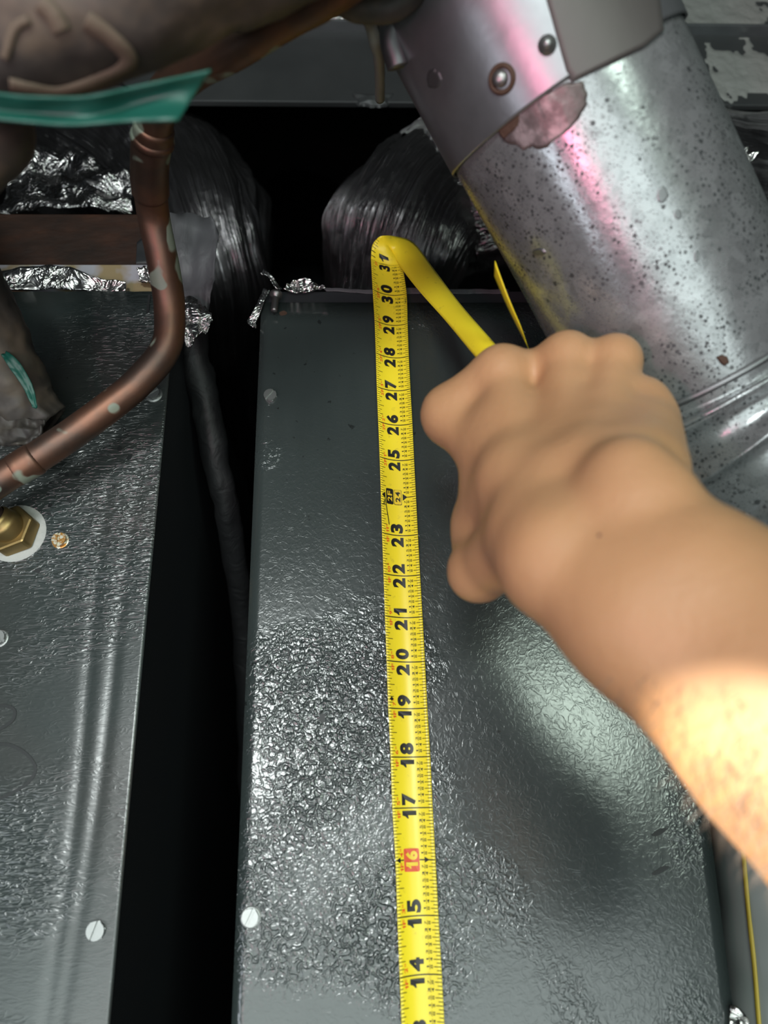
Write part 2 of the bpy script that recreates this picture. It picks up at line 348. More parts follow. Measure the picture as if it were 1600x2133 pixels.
ribbon2d(px_spline([(-20, 1552), (20, 1552), (55, 1570), (75, 1600), (60, 1630), (20, 1655), (-20, 1672)], 26), .0016, D-.0006, 'marker_stroke', M_grease, cabL)
k = MB(); a = P(313, 618, D); k.box((a.x-.0008, D-.0022, P(313, 655, D).z), (a.x+.0008, D+.001, a.z)); k.build('latch_slot', M_grease, cabL)

# strips lying on top of the left cabinet
def sheet(name, poly, Y, m, parent=None, th=.0015, wob=.002, sc=60, nn=22, tilt=0):
    """crumpled sheet: quad strip between an upper and a lower pixel outline"""
    U, L = poly; a = px_spline(U, nn*2); b = px_spline(L, nn*2); v = []; f = []; rows = 8
    for j in range(rows+1):
        for i in range(nn*2):
            t = j/rows; x = a[i][0]*(1-t)+b[i][0]*t; y = a[i][1]*(1-t)+b[i][1]*t
            p = P(x, y, Y); q = p.copy(); e = wob*(N((p.x*sc, p.z*sc*2, Y*9), 1)+.5*N((p.x*sc*2.7, p.z*sc*4, 1)))
            q.y += e+tilt*(t-.5)*.01; v.append(q)
    n = nn*2
    for j in range(rows):
        for i in range(n-1): f.append((j*n+i, (j+1)*n+i, (j+1)*n+i+1, j*n+i+1))
    o = link(name, v, f, m, parent); mo = o.modifiers.new('t', 'SOLIDIFY'); mo.thickness = th; mo.offset = -1; return o
k = MB(); a = P(-120, 552, D+.02); b = P(352, 446, D+.02); k.box((-.42, D+.02, P(0, 605, D+.02).z-.004), (b.x, .455, P(0, 445, D+.02).z))
pl = k.build('plenum_base', M_rust, bevel=.001); tag(pl, 'rusty brown steel plenum band sitting on top of the left cabinet', 'plenum')
sheet('primer_patch', ([(285, 505), (320, 480), (352, 490)], [(283, 550), (320, 550), (352, 550)]), D+.018, M_dark, pl, wob=.0004)
k = MB(); k.box((-.42, D+.006, P(0, 612, D+.006).z-.0005), (P(322, 600, D).x, D+.0175, P(160, 551, D+.006).z)); o = k.build('flashing_strip', M_cream, bevel=.0006)
tag(o, 'yellow-stained white strip under the rusty band on the left cabinet', 'strip')
o = sheet('foil_tape', ([(-30, 572), (60, 558), (140, 560), (200, 580), (262, 588)], [(-30, 604), (60, 598), (140, 598), (200, 602), (262, 606)]), D-.002, M_foil, wob=.0028, sc=50, tilt=.3)
tag(o, 'bright crumpled foil tape along the top edge of the left cabinet', 'foil tape')
o = sheet('foil_wrap', ([(40, 300), (100, 285), (180, 322), (272, 372)], [(-20, 440), (60, 436), (160, 440), (275, 440)]), .474, M_foil_mid, wob=.016, sc=26, nn=60, th=.0008)
tag(o, 'dull silver foil wrap with long creases between the green tape and the rusty band', 'foil')
o = sheet('foil_scrap', ([(286, 562), (300, 556), (322, 568)], [(290, 580), (305, 588), (324, 590)]), D-.001, M_foil, wob=.004, sc=200)
tag(o, 'small foil scrap left of the copper pipe on the cabinet top edge', 'foil tape')
o = sheet('duct_tape_flap', ([(352, 462), (375, 446), (430, 450), (455, 478)], [(372, 640), (392, 655), (425, 655), (448, 600)]), D+.004, M_greytape, wob=.010, sc=38, th=.001)
tag(o, 'loose grey cloth duct tape flap hanging right of the copper pipe', 'tape')
o = sheet('foil_flap', ([(378, 620), (395, 616), (420, 628), (441, 652)], [(384, 712), (395, 718), (412, 706), (442, 672)]), D-.004, M_foil, wob=.007, sc=95, th=.001)
tag(o, 'bright torn foil flap beside the bend of the copper pipe', 'foil tape')
# wrapped line going down in the gap
pts = spline([P(395, 600, D+.035), P(402, 720, D+.035), P(425, 820, D+.05), P(450, 960, D+.07), P(480, 1100, D+.11), P(510, 1350, D+.2), P(520, 1700, D+.3)], 40)
v, f = tube(pts, lerpl([.009, .0105, .010, .009, .009, .009], 40), 20, lambda u, a, p: .0025*N(p, 90))
tag(link('wrapped_line', v, f, M_darkwrap), 'thin dark tape-wrapped line dropping into the gap between the cabinets', 'pipe')

# foil shreds and screw on the right cabinet's corner
o = sheet('foil_shred', ([(598, 592), (622, 582), (648, 586), (678, 600)], [(592, 604), (622, 608), (650, 604), (679, 601)]), D-.003, M_foil, wob=.004, sc=120, th=.0006)
tag(o, 'pinkish silver foil shred lying on the right cabinet top beside the tape', 'foil tape')
def strip3(pts, ws, name, m, th=.0006, tw=0):
    n = 26; c = spline([P(x, y, Y) for x, y, Y in pts], n); w = lerpl(ws, n); v = []; f = []
    for i in range(n):
        t = (c[min(i+1, n-1)]-c[max(i-1, 0)]).normalized(); s = t.cross(Vector((0, 1, 0))).normalized(); s = (s*math.cos(tw*i/n)+Vector((0, 1, 0))*math.sin(tw*i/n))
        for q in (-.5, -.15, .15, .5): v.append(c[i]+s*w[i]*q+Vector((0, .002*N(c[i], 120)+(.0012 if abs(q) < .3 else 0)+.0012*N((i*.7, q*5, 3)), 0)))
    for i in range(n-1):
        for j in range(3): f.append((i*4+j, i*4+j+1, i*4+j+5, i*4+j+4))
    o = link(name, v, f, m); mo = o.modifiers.new('t', 'SOLIDIFY'); mo.thickness = th; mo.offset = 0; return o
tag(strip3([(545, 564, D-.004), (560, 573, D-.004), (572, 590, D-.003), (582, 602, D-.002)], [.0045, .0022, .004, .006], 'foil_twist', M_foil, tw=.8), 'small twisted foil tail sticking up above the threaded screw', 'foil tape')
tag(strip3([(556, 602, D-.003), (545, 625, D-.004), (536, 648, D-.004), (524, 668, D-.003), (533, 682, D-.002)], [.004, .004, .0045, .006, .001], 'foil_streamer', M_foil), 'narrow crumpled foil streamer hanging off the left corner of the right cabinet', 'foil tape')
M = frame(P(571, 648, D-.006), P(577, 598, D-.004)-P(571, 648, D-.006)); k = MB(); prof = [(.0, .0), (.0022, 0)]
for i in range(8): prof += [(.0017, .0012+i*.0014), (.0024, .0019+i*.0014)]
prof += [(.0042, .0132), (.0042, .0152), (0, .0155)]; k.lathe(prof, M, 18)
tag(k.build('threaded_screw', M_bolt, smooth=True), 'short threaded screw standing at the top left corner of the right cabinet', 'screw')
for x, y, a, b, s in [(590, 655, 9, 6, 1), (598, 640, 4, 3, 2)]: blot('rust_spot', x, y, a, b, M_rustspot, cabR, seed=s, Y=D-.0003 if y > 640 else D+.0008)
o = sheet('mastic_seam', ([(672, 598), (760, 604), (840, 600), (960, 602), (1060, 602)], [(680, 605), (760, 611), (840, 611), (960, 611), (1060, 611)]), D+.0005, M_greytape, wob=.001, th=.001)
tag(o, 'thin dull sealing tape along the right cabinet top edge behind the tape', 'tape')

# ------------------------------------------------------------------ foil ducts
def creased(n_c, amp, warp, seed):
    def f(u, a, p):
        w = a*n_c/(2*math.pi)+warp*N((u*2.2+seed, math.cos(a)*1.2, math.sin(a)*1.2))
        c = abs((w % 1.0)-.5)*2
        w2 = a*n_c*2.6/(2*math.pi)+warp*2*N((u*3+seed+7, math.cos(a)*2, math.sin(a)*2)); c2 = abs((w2 % 1.0)-.5)*2
        m = .6+1.1*N((u*3, a*1.5, seed+5)); m2 = max(0, .5+1.6*N((u*4, a*2, seed+9)))
        return amp*(c**1.4-.4)*m + amp*.35*c2**3*m2 + amp*1.2*N(p, 16) + amp*.25*N(p, 60)
    return f
def duct(name, pp, rr, m, label, n_c=15, amp=.0075, warp=2.2, seed=0, n=190, nr=260):
    pts = spline([P(x, y, Y) for x, y, Y in pp], n); v, f = tube(pts, lerpl(rr, n), nr, creased(n_c, amp, warp, seed))
    o = link(name, v, f, m); uv = o.data.uv_layers.new(name='uv'); vi = np.zeros(len(o.data.loops), np.int64); o.data.loops.foreach_get('vertex_index', vi)
    ring = vi//nr; k_ = vi % nr; ua = np.stack([ring/n, np.sin(k_/nr*math.pi)], 1); uv.data.foreach_set('uv', ua.astype(np.float32).ravel())
    return tag(o, label, 'duct')
duct('foil_duct', [(470, 1000, 1.08), (440, 760, .72), (420, 560, .575), (355, 420, .575), (220, 320, .60), (60, 210, .64), (-160, 100, .66), (-700, -20, .68), (-1500, -60, .70)], [.05, .055, .064, .080, .095, .100, .100, .10, .10], M_foil_dark, 'dark foil-jacketed flexible duct bending up to the left behind the copper pipe', seed=2, n_c=17)
duct('foil_duct', [(790, 1000, .85), (815, 560, .54), (900, 440, .53), (1060, 395, .52), (1300, 400, .52), (1700, 430, .54)], [.056, .060, .064, .066, .072, .075], M_foil_dark, 'dark foil-jacketed flexible duct bending right behind the galvanised vent pipe', seed=9, n_c=13)
duct('film_duct', [(640, 900, 1.02), (635, 640, 1.0), (630, 460, 1.0), (620, 380, 1.05)], [.09, .09, .085, .07], M_black_film, 'black film-wrapped duct standing far back between the two foil ducts', seed=4, n_c=26, amp=.004, warp=.8, nr=120, n=60)
o = sheet('foil_patch', ([(1450, 285), (1500, 288), (1535, 310), (1580, 318)], [(1465, 345), (1500, 358), (1535, 360), (1570, 335)]), .425, M_foil, wob=.02, sc=40, th=.001)
tag(o, 'bright crumpled foil patch right of the vent pipe', 'foil tape')
o = sheet('foil_patch', ([(1530, 510), (1560, 518), (1615, 538)], [(1540, 550), (1570, 562), (1615, 562)]), .425, M_foil, wob=.012, sc=60, th=.001)
tag(o, 'small bright foil patch low on the duct right of the vent pipe', 'foil tape')
o = sheet('foil_clip', ([(1560, 592), (1568, 590), (1576, 596)], [(1560, 614), (1568, 618), (1577, 616)]), .42, M_foil, wob=.003, sc=200, th=.002)
tag(o, 'tiny bright foil bit at the right edge above the elbow', 'foil tape')

# ------------------------------------------------------------------ overhead duct
bt = empty('header_panel', (0, .5, 2.0)); tag(bt, 'dusty grey sheet-metal header panel crossing overhead behind the vent pipe', 'panel')
zb, zt = P(640, 212, .5).z, P(640, 62, .5).z
k = MB(); k.box((-.8, .5, zb), (.9, .506, zt)); k.build('lower_section', M_duct, bt, bevel=.001)
k = MB(); k.box((-.8, .490, zt-.001), (.9, .507, zt+.002)); k.build('flange', M_sleeve, bt, bevel=.0004)
k = MB(); k.box((-.8, .507, zt-.004), (.9, .513, 2.448)); k.build('upper_section', M_galv_dull, bt)
def lump(name, x0, x1, y0, y1, Y, m, parent, seed=0, th=.003):
    nx, ny = 44, 26; v = []; f = []
    keep = {}
    for j in range(ny+1):
        for i in range(nx+1):
            x = x0+(x1-x0)*i/nx; y = y0+(y1-y0)*j/ny; p = P(x, y, Y); e = N((p.x*50, p.z*50, seed))+.5*N((p.x*130, p.z*130, seed))
            edge = min(i/nx, 1-i/nx)*3; edge = min(edge, min(j/ny, 1-j/ny)*3, 1); hgt = e*.8+edge*1.1-.45
            keep[(i, j)] = hgt; v.append(p+Vector((0, -max(0, min(hgt, .8))*th-(.0006 if hgt > 0 else -.002), 0)))
    for j in range(ny):
        for i in range(nx):
            q = [(i, j), (i, j+1), (i+1, j+1), (i+1, j)]
            if sum(keep[a] > -.05 for a in q) >= 2: f.append(tuple(b*(nx+1)+a for a, b in q))
    return link(name, v, f, m, parent)
lump('mastic_patch', 1450, 1660, 80, 225, .5, M_mastic, bt, 3); lump('mastic_patch', 1370, 1640, -40, 80, .507, M_mastic, bt, 8)
lump('mastic_patch', 735, 820, 195, 222, .499, M_duct, bt, 5)
lump('mastic_patch', 560, 760, -10, 45, .505, M_foil, bt, 11)

# ------------------------------------------------------------------ vent pipe
vent = empty('vent_pipe', tuple(Q(1250, 400, .386))); tag(vent, 'spotted galvanised round vent pipe slanting down to the right', 'pipe')
Rp = .0588
A1, A2 = Q(1132, 130, .352), Q(1466, 800, .388)
axis = (A2-A1).normalized()
pa = A1+(A1-A2)*.55
def bead(u, c, w): return math.exp(-((u-c)/w)**2)
pts = [A1.lerp(A2, i/119) for i in range(120)]
L12 = (A2-A1).length
def dent(u, a, p): return .0007*N(p, 14)+.0014*bead(u, .955, .008)
v, f = tube(pts, [Rp]*120, 96, dent, caps=False); o = link('pipe_section', v, f, M_galv, vent)
mo = o.modifiers.new('t', 'SOLIDIFY'); mo.thickness = .0006; mo.offset = -1
# sleeve above, overlapping outside
c1 = A1.lerp(A2, .115)
pts = [pa.lerp(c1, i/79) for i in range(80)]
v, f = tube(pts, [Rp+.0012]*80, 96, lambda u, a, p: .0006*N(p, 14), caps=False); o = link('upper_sleeve', v, f, M_sleeve, vent, True)
mo = o.modifiers.new('t', 'SOLIDIFY'); mo.thickness = .0008; mo.offset = 1
# patches and fittings placed on the pipe where the sight line meets it
def onpipe(px, py, r):
    d = ray(px, py).normalized(); w = CAM-A1; u = axis
    dd = d-u*d.dot(u); ww = w-u*w.dot(u); a = dd.dot(dd); b = 2*dd.dot(ww); c = ww.dot(ww)-r*r; t = (-b-math.sqrt(max(b*b-4*a*c, 0)))/(2*a)
    p = CAM+d*t; n = (p-A1)-u*(p-A1).dot(u); return p, n.normalized()
def pipe_patch(name, poly, r, m, th=.0008, irr=0, res=14):
    """polygon in pixels, laid on the pipe as a curved plate"""
    cx = sum(p[0] for p in poly)/len(poly); cy = sum(p[1] for p in poly)/len(poly); out = []
    for i in range(len(poly)):
        a, b = poly[i], poly[(i+1) % len(poly)]
        for j in range(8):
            t = j/8; x = a[0]+(b[0]-a[0])*t; y = a[1]+(b[1]-a[1])*t; k_ = 1+irr*N((x*.05, y*.05, 4)); out.append((cx+(x-cx)*k_, cy+(y-cy)*k_))
    n = len(out); v = []; f = []
    for q in range(res+1):
        s = 1-q/res*.999
        for x, y in out: p, nn = onpipe(cx+(x-cx)*s, cy+(y-cy)*s, r); v.append(p+nn*(th if q else -.0003))
    for q in range(res):
        for i in range(n): j = (i+1) % n; f.append((q*n+i, q*n+j, (q+1)*n+j, (q+1)*n+i))
    return link(name, v, f, m, vent)
pipe_patch('seam_plate', [(1120, -60), (1178, 150), (1192, 170), (1345, 95), (1385, 62), (1370, -60)], Rp+.0022, M_plate, .0008)
pipe_patch('sealant_smear', [(1025, 262), (1060, 232), (1120, 200), (1190, 170), (1222, 172), (1228, 215), (1190, 270), (1140, 306), (1090, 312), (1050, 295)], Rp+.0003, M_pinkstain, .0006, .12)
pipe_patch('rust_patch', [(1030, 250), (1055, 225), (1085, 228), (1080, 262), (1050, 290), (1036, 272)], Rp+.0008, M_rustspot, .0006, .2)
def stud(name, px, py, r, m, R0, hgt=.6, nm='rivet'):
    p, n = onpipe(px, py, R0); k = MB(); M = frame(p, n)
    k.lathe([(r*1.15, -.0005), (r*1.1, r*.15), (r*.8, r*.25), (r*.78, r*.4)]+[(r*.78*math.cos(t*math.pi/12), r*.4+r*hgt*math.sin(t*math.pi/12)) for t in range(1, 7)], M, 24); return k.build(name, m, vent, True)
stud('rivet', 1140, 93, .0033, M_zinc, Rp+.003, .8)
def washerhole(px, py):
    p, n = onpipe(px, py, Rp+.0022); k = MB(); M = frame(p, n)
    k.lathe([(.0062, -.0006), (.0058, .0006), (.0048, .0012), (.0040, .0004), (.0036, -.0008), (0, -.0012)], M, 28); k.build('rusty_screw_hole', M_rustspot, vent, True)
    k = MB(); k.lathe([(.0036, 0), (.0030, .0014), (.001, .002), (0, .002)], frame(p+n*.0002+Vector((-.0004, 0, .0006)), n+Vector((.3, 0, .3))), 14); k.build('screw_head', M_bolt, vent, True)
washerhole(1045, 165)
# white drips
for i, (x, y, a, b) in enumerate([(1122, 525, 14, 8), (1450, 535, 7, 16), (1380, 405, 14, 22), (1412, 447, 10, 13), (905, 165, 16, 26)]):
    pipe_patch('mineral_drip', [(x+a*math.cos(t), y+b*math.sin(t)) for t in [j*math.pi/4 for j in range(8)]], Rp+(.0001 if y > 200 else .002), M_galv_dull, .0004, .3, 5)
pipe_patch('rust_patch', [(1494, 745), (1505, 738), (1516, 742), (1519, 756), (1508, 762), (1500, 756)], Rp+.0012, M_rustspot, .0008, .3, 4)
# swelled joint and adjustable elbow
E = [A2+axis*-.012, A2+axis*.004, Q(1521, 888, .388), Q(1589, 946, .388), Q(1757, 1055, .390), Q(1925, 1164, .393)]
ep = spline(E, 220)
def ribs(u, a, p):
    r = 0
    for c, am in ((.20, .0052), (.29, .0040), (.41, .0062), (.60, .0060), (.72, .0060)): r += am*bead(u, c, .028)
    return r+.0006*N(p, 15)
v, f = tube(ep, [Rp+.0014 if i < 8 else Rp+.0016 for i in range(220)], 120, ribs, caps=False); o = link('elbow', v, f, M_galv, vent)
mo = o.modifiers.new('t', 'SOLIDIFY'); mo.thickness = .0006; mo.offset = -1
v, f = tube([A2+axis*(-.014+.0003*i) for i in range(10)], [Rp+.0022+.0006*math.sin(math.pi*i/9) for i in range(10)], 96, caps=False); link('joint_bead', v, f, M_galv_dull, vent)

# ------------------------------------------------------------------ copper pipe
cp = empty('copper_pipe', tuple(Q(350, 700, .43))); tag(cp, 'weathered copper pipe curving down in front of the left cabinet', 'pipe')
cpp = [(-1500, 1900, .32), (-600, 1360, .365), (-120, 1080, .395), (0, 1000, .40), (100, 938, .405), (200, 868, .41), (290, 795, .415), (346, 722, .418), (353, 640, .418), (340, 550, .41), (320, 450, .40), (312, 370, .38), (316, 300, .36), (335, 215, .34), (395, 150, .325), (490, 98, .31), (600, 30, .30), (760, -70, .29), (1000, -300, .31)]
pts = spline([Q(*p) for p in cpp], 288)
v, f = tube(pts, [.0086]*288, 28, lambda u, a, p: .0003*N(p, 60)); link('pipe', v, f, M_copper, cp)
i0 = 156
def band(i0, i1, r, name):
    pp = pts[i0:i1]; n = len(pp); rr = [r*(.93 if k in (0, n-1) else 1) for k in range(n)]; v, f = tube(pp, rr, 28, lambda u, a, p: .0003*N(p, 90)); link(name, v, f, M_copper, cp)
band(168, 200, .0096, 'coupling'); band(192, 196, .0104, 'solder_ring'); band(52, 61, .0091, 'solder_ring')
# brass flare fitting, bottom left
bf = empty('brass_fitting', tuple(P(35, 1115, D))); tag(bf, 'brass hex fitting with copper tube on a white gasket at the left edge', 'fitting')
ax = Vector((-.42, -.80, .32)); c = P(34, 1112, D)
k = MB(); k.lathe([(0, .0016), (.014, .0016), (.0175, .0014), (.0182, .0006), (.018, -.0006)], frame(c, (0, -1, 0)), 36); k.build('gasket', M_white, bf, True)
k = MB(); hx = [(.0150*math.cos(i*math.pi/3), .0150*math.sin(i*math.pi/3)) for i in range(6)]; M = frame(c, (-.16, -1, .1), .35); k.prism(hx, M, -.001, .009); o = k.build('hex_nut', M_brass, bf, bevel=.0015)
k = MB(); M2 = frame(M @ Vector((0, 0, .008)), ax); k.lathe([(.0095, -.004), (.0098, .004), (.0092, .006), (.0086, .0065), (.0086, .009), (.0078, .0105), (.0072, .011)], M2, 28); k.build('collar', M_brass, bf, True)
s0 = M2 @ Vector((0, 0, .005)); pts2 = spline([s0, s0+ax*.02, s0+ax*.04+Vector((-.015, 0, .003)), s0+ax*.05+Vector((-.06, 0, .01))], 24); v, f = tube(pts2, [.0062]*24, 20); link('tube_stub', v, f, M_copper, bf)

# torn insulated line, left edge
il = empty('insulated_line', tuple(Q(20, 800, .42))); tag(il, 'torn dark foam-insulated line ending in a black hole above the copper pipe', 'pipe')
pts3 = spline([Q(-700, -100, .40), Q(-350, 180, .40), Q(-150, 480, .40), Q(-50, 640, .41), Q(0, 750, .42), Q(45, 840, .43), Q(100, 888, .435)], 60)
def torn(u, a, p): return .0022*N(p, 70)+.0012*N(p, 190)+(.003*N((a*2, 1, 2)) if u > .9 else 0)
v, f = tube(pts3, lerpl([.020, .020, .020, .020, .0195, .019, .015], 60), 48, torn, caps=False); o = link('foam_sleeve', v, f, M_foam, il)
mo = o.modifiers.new('t', 'SOLIDIFY'); mo.thickness = .0022; mo.offset = -1
v, f = tube(pts3[:50], [.011]*50, 20); link('inner_tube', v, f, M_black_film, il)
o = sheet('torn_foil', ([(-30, 858), (20, 862), (60, 868), (92, 872)], [(-30, 912), (20, 925), (60, 925), (86, 905)]), .372, M_foam, il, wob=.006, sc=80)
o = strip3([(8, 735, .35), (30, 760, .352), (55, 800, .356), (75, 850, .362)], [.003, .006, .005, .002], 'green_tape', M_green); setparent(o, il)

# overhead wrapped line close to the lens, green tape tail
wl = empty('wrapped_refrigerant_line', tuple(Q(150, 60, .24))); tag(wl, 'thick dirty brown wrapped refrigerant line crossing the top left corner', 'pipe')
pts4 = spline([Q(-2600, 500, .30), Q(-1400, 320, .27), Q(-700, 160, .245), Q(-200, 70, .24), Q(60, 22, .24), Q(230, -22, .24), Q(400, -100, .24), Q(620, -160, .25), Q(900, -260, .27), Q(1150, -600, .33)], 90)
v, f = tube(pts4, lerpl([.026, .026, .026, .026, .0255, .0245, .0235, .021, .02], 90), 56, lambda u, a, p: .003*N(p, 35)+.001*N(p, 110)); link('wrap', v, f, M_foam, wl)
bvw = BVHTree.FromPolygons([tuple(a) for a in v], f)
def drape(name, pxs, bv, m, parent, w, lift=.0006):
    pp = px_spline(pxs, 40); vv = []; ff = []; pr = []
    for x, y in pp:
        d = ray(x, y).normalized(); h = bv.ray_cast(CAM, d); pr.append((h[0], h[1]) if h[0] else None)
    pr = [p for p in pr if p]; n = len(pr)
    for i in range(n):
        t = (pr[min(i+1, n-1)][0]-pr[max(i-1, 0)][0]).normalized(); s = t.cross(pr[i][1]).normalized()
        for q in (-.5, 0, .5): vv.append(pr[i][0]+s*w*q+pr[i][1]*lift)
    for i in range(n-1):
        for j in (0, 1): ff.append((i*3+j, i*3+j+1, i*3+j+4, i*3+j+3))
    o = link(name, vv, ff, m, parent); mo = o.modifiers.new('t', 'SOLIDIFY'); mo.thickness = .0008; mo.offset = 0; return o
drape('masking_tape', [(20, 175), (120, 190), (215, 160), (268, 125), (235, 80), (180, 40)], bvw, M_tan, wl, .0055)
drape('masking_tape', [(85, 5), (110, 30), (128, 62)], bvw, M_tan, wl, .0055)
drape('masking_tape', [(10, 120), (30, 60), (60, 40)], bvw, M_tan, wl, .0025)
pts5 = spline([Q(-300, 60, .285), Q(-130, 190, .285), Q(-30, 262, .285), Q(-60, 330, .285), Q(-200, 470, .285)], 50)
v, f = tube(pts5, lerpl([.02, .019, .018, .014, .016], 50), 40, lambda u, a, p: .002*N(p, 40))
tag(link('foam_sleeve', v, f, M_foam), 'blurred tan-brown pipe insulation below the green tape at the left edge', 'pipe insulation')
U = px_spline([(-60, 190), (60, 203), (180, 204), (300, 180), (440, 148)], 40); Lw = px_spline([(-60, 240), (60, 252), (150, 258), (260, 251), (372, 249)], 40); v = []; f = []
for i in range(40):
    for j in range(9):
        t = j/8; x = U[i][0]*(1-t)+Lw[i][0]*t; y = U[i][1]*(1-t)+Lw[i][1]*t; v.append(Q(x, y, .226+.005*math.sin(t*3)+.004*N((i*.12, t*2, 1))+.012*(i/40)))
for i in range(39):
    for j in range(8): f.append((i*9+j, i*9+j+1, i*9+j+10, i*9+j+9))
o = link('green_tape', v, f, M_green); mo = o.modifiers.new('t', 'SOLIDIFY'); mo.thickness = .0008
tag(o, 'green vinyl tape tail stretched across the top left with a slanted end', 'tape')

# cables at the top
for nm, pp, r, m, lb in [('cable', [(735, -120, .32), (745, 0, .33), (770, 50, .34), (788, 120, .36), (792, 205, .41)], .0028, M_cable, 'thin beige cable running down left of the vent pipe top'),
                         ('flexible_conduit', [(900, -140, .33), (850, -20, .33), (815, 60, .335), (830, 140, .34)], .0055, M_galv_dull, 'grey metal conduit passing just left of the vent pipe top'),
                         ('cable', [(640, -80, .30), (720, 5, .31), (820, 12, .31), (900, -60, .31)], .006, M_foam, 'dark cable bundle crossing the very top of the picture')]:
    pt = spline([Q(*p) for p in pp], 50); v, f = tube(pt, [r]*50, 18, lambda u, a, p: .0006*N(p, 120)); tag(link(nm, v, f, m), lb, 'cable')

# hose with yellow line at the lower right
hp = [(1578, 1500, .455), (1585, 1700, .45), (1605, 1900, .45), (1632, 2133, .45), (1665, 2400, .45)]
hs = empty('grey_hose', tuple(P(1600, 1900, .45))); tag(hs, 'grey insulated duct with a thin yellow line beside the right cabinet', 'duct')
pt = spline([P(*p) for p in hp], 60); v, f = tube(pt, [.027]*60, 40, lambda u, a, p: .0012*N(p, 45)); link('jacket', v, f, M_greyhose, hs)
bvh = BVHTree.FromPolygons([tuple(a) for a in v], f)
drape('yellow_stripe', [(1540, 1700), (1550, 1790), (1560, 1900), (1572, 2010), (1582, 2132), (1592, 2200)], bvh, M_yline, hs, .0022, .0003)
o = sheet('foil_scrap', ([(1522, 2095), (1540, 2100), (1560, 2125)], [(1524, 2160), (1545, 2160), (1570, 2160)]), .410, M_foil, wob=.004, sc=90); tag(o, 'small bright foil scrap at the bottom right beside the grey duct', 'foil tape')

# ------------------------------------------------------------------ measuring tape
tape = empty('measuring_tape', tuple(P(850, 1300, D-.002))); tag(tape, 'yellow steel measuring tape blade with black and red inch numbers', 'tape measure')
TL = [(10, 862, 2620), (11, 852, 2460), (12, 845, 2310), (13, 838.5, 2171), (14, 833, 2037), (15, 828, 1912), (16, 824, 1793), (17, 817.5, 1684), (18, 814, 1577), (19, 809, 1475), (20, 805.5, 1376), (21, 802, 1283), (22, 799, 1195), (23, 796, 1110), (24, 793.5, 1029), (25, 791, 952), (26, 788, 878), (27, 785, 806), (28, 783, 736), (29, 780.5, 668), (30, 776.5, 604), (31, 773, 540)]
TR = [(10, 950, 2620), (11, 942, 2455), (12, 934, 2303), (13, 927, 2163), (14, 920, 2030), (15, 913, 1907), (16, 907, 1791), (17, 901, 1682), (18, 896, 1576), (19, 890, 1475), (20, 885, 1378), (21, 880, 1285), (22, 875, 1198), (23, 870.5, 1114), (24, 866.5, 1034), (25, 862.5, 957), (26, 859, 883), (27, 855, 811), (28, 851.5, 743), (29, 849, 675), (30, 847, 613), (31, 838, 551)]
def tl(tab, s):
    a = [t[0] for t in tab]; i = min(max(int(s)-10, 0), len(tab)-2); t = s-tab[i][0]; g = lambda k, c: tab[min(max(k, 0), len(tab)-1)][c]
    return tuple(0.5*((2*g(i, c))+(g(i+1, c)-g(i-1, c))*t+(2*g(i-1, c)-5*g(i, c)+4*g(i+1, c)-g(i+2, c))*t*t+(3*g(i, c)-g(i-1, c)-3*g(i+1, c)+g(i+2, c))*t**3) for c in (1, 2))
def blade(s, t, lift=0):                                             # s inches along, t 0 (left edge) .. 1 (right edge)
    s_ = min(s, 31)
    ed = D-.0048; L = P(*tl(TL, s_), ed); R = P(*tl(TR, s_), ed)
    p = L.lerp(R, t); x = 2*t-1
    p.y += .0038*(1-x*x)-.0003-lift
    return p
yb = []; NB = 10; v = []; f = []
ss = list(np.arange(11, 31.001, .125))
for s in ss:
    for j in range(NB+1): v.append(blade(s, j/NB))
# loop over the cabinet top and back down to the fist
loopL = [(775, 514, .408), (783, 500, .405), (797, 491, .402), (826, 493, .410), (862, 506, .414), (905, 562, .396), (958, 632, .358), (1022, 706, .318), (1075, 765, .30)]
loopR = [(831, 541, .411), (825, 533, .413), (818, 525, .414), (824, 540, .412), (846, 572, .402), (878, 612, .380), (928, 668, .352), (986, 738, .320), (1040, 800, .30)]
# start from the last blade row so the strip is continuous
e0 = (773, 540, D-.0048); e1 = (838, 551, D-.0048)
A = spline([P(*e0)]+[P(*p) for p in loopL], 46)[1:]; B = spline([P(*e1)]+[P(*p) for p in loopR], 46)[1:]
for i, (a, b) in enumerate(zip(A, B)):
    fade = max(0, 1-i/10)
    nrm = (A[min(i+1, len(A)-1)]-A[max(i-1, 0)]).cross(b-a).normalized()
    for j in range(NB+1):
        x = 2*j/NB-1; p = a.lerp(b, j/NB); p.y += .0035*(1-x*x)*fade
        if i > 14: p += nrm*(-.0022)*(1-x*x)*min(1, (i-14)/10)
        v.append(p)
rows = len(v)//(NB+1)
for i in range(rows-1):
    for j in range(NB): q = i*(NB+1)+j; f.append((q, q+1, q+NB+2, q+NB+1))
o = link('blade', v, f, M_yellow, tape); mo = o.modifiers.new('t', 'SOLIDIFY'); mo.thickness = .00022; mo.offset = 0
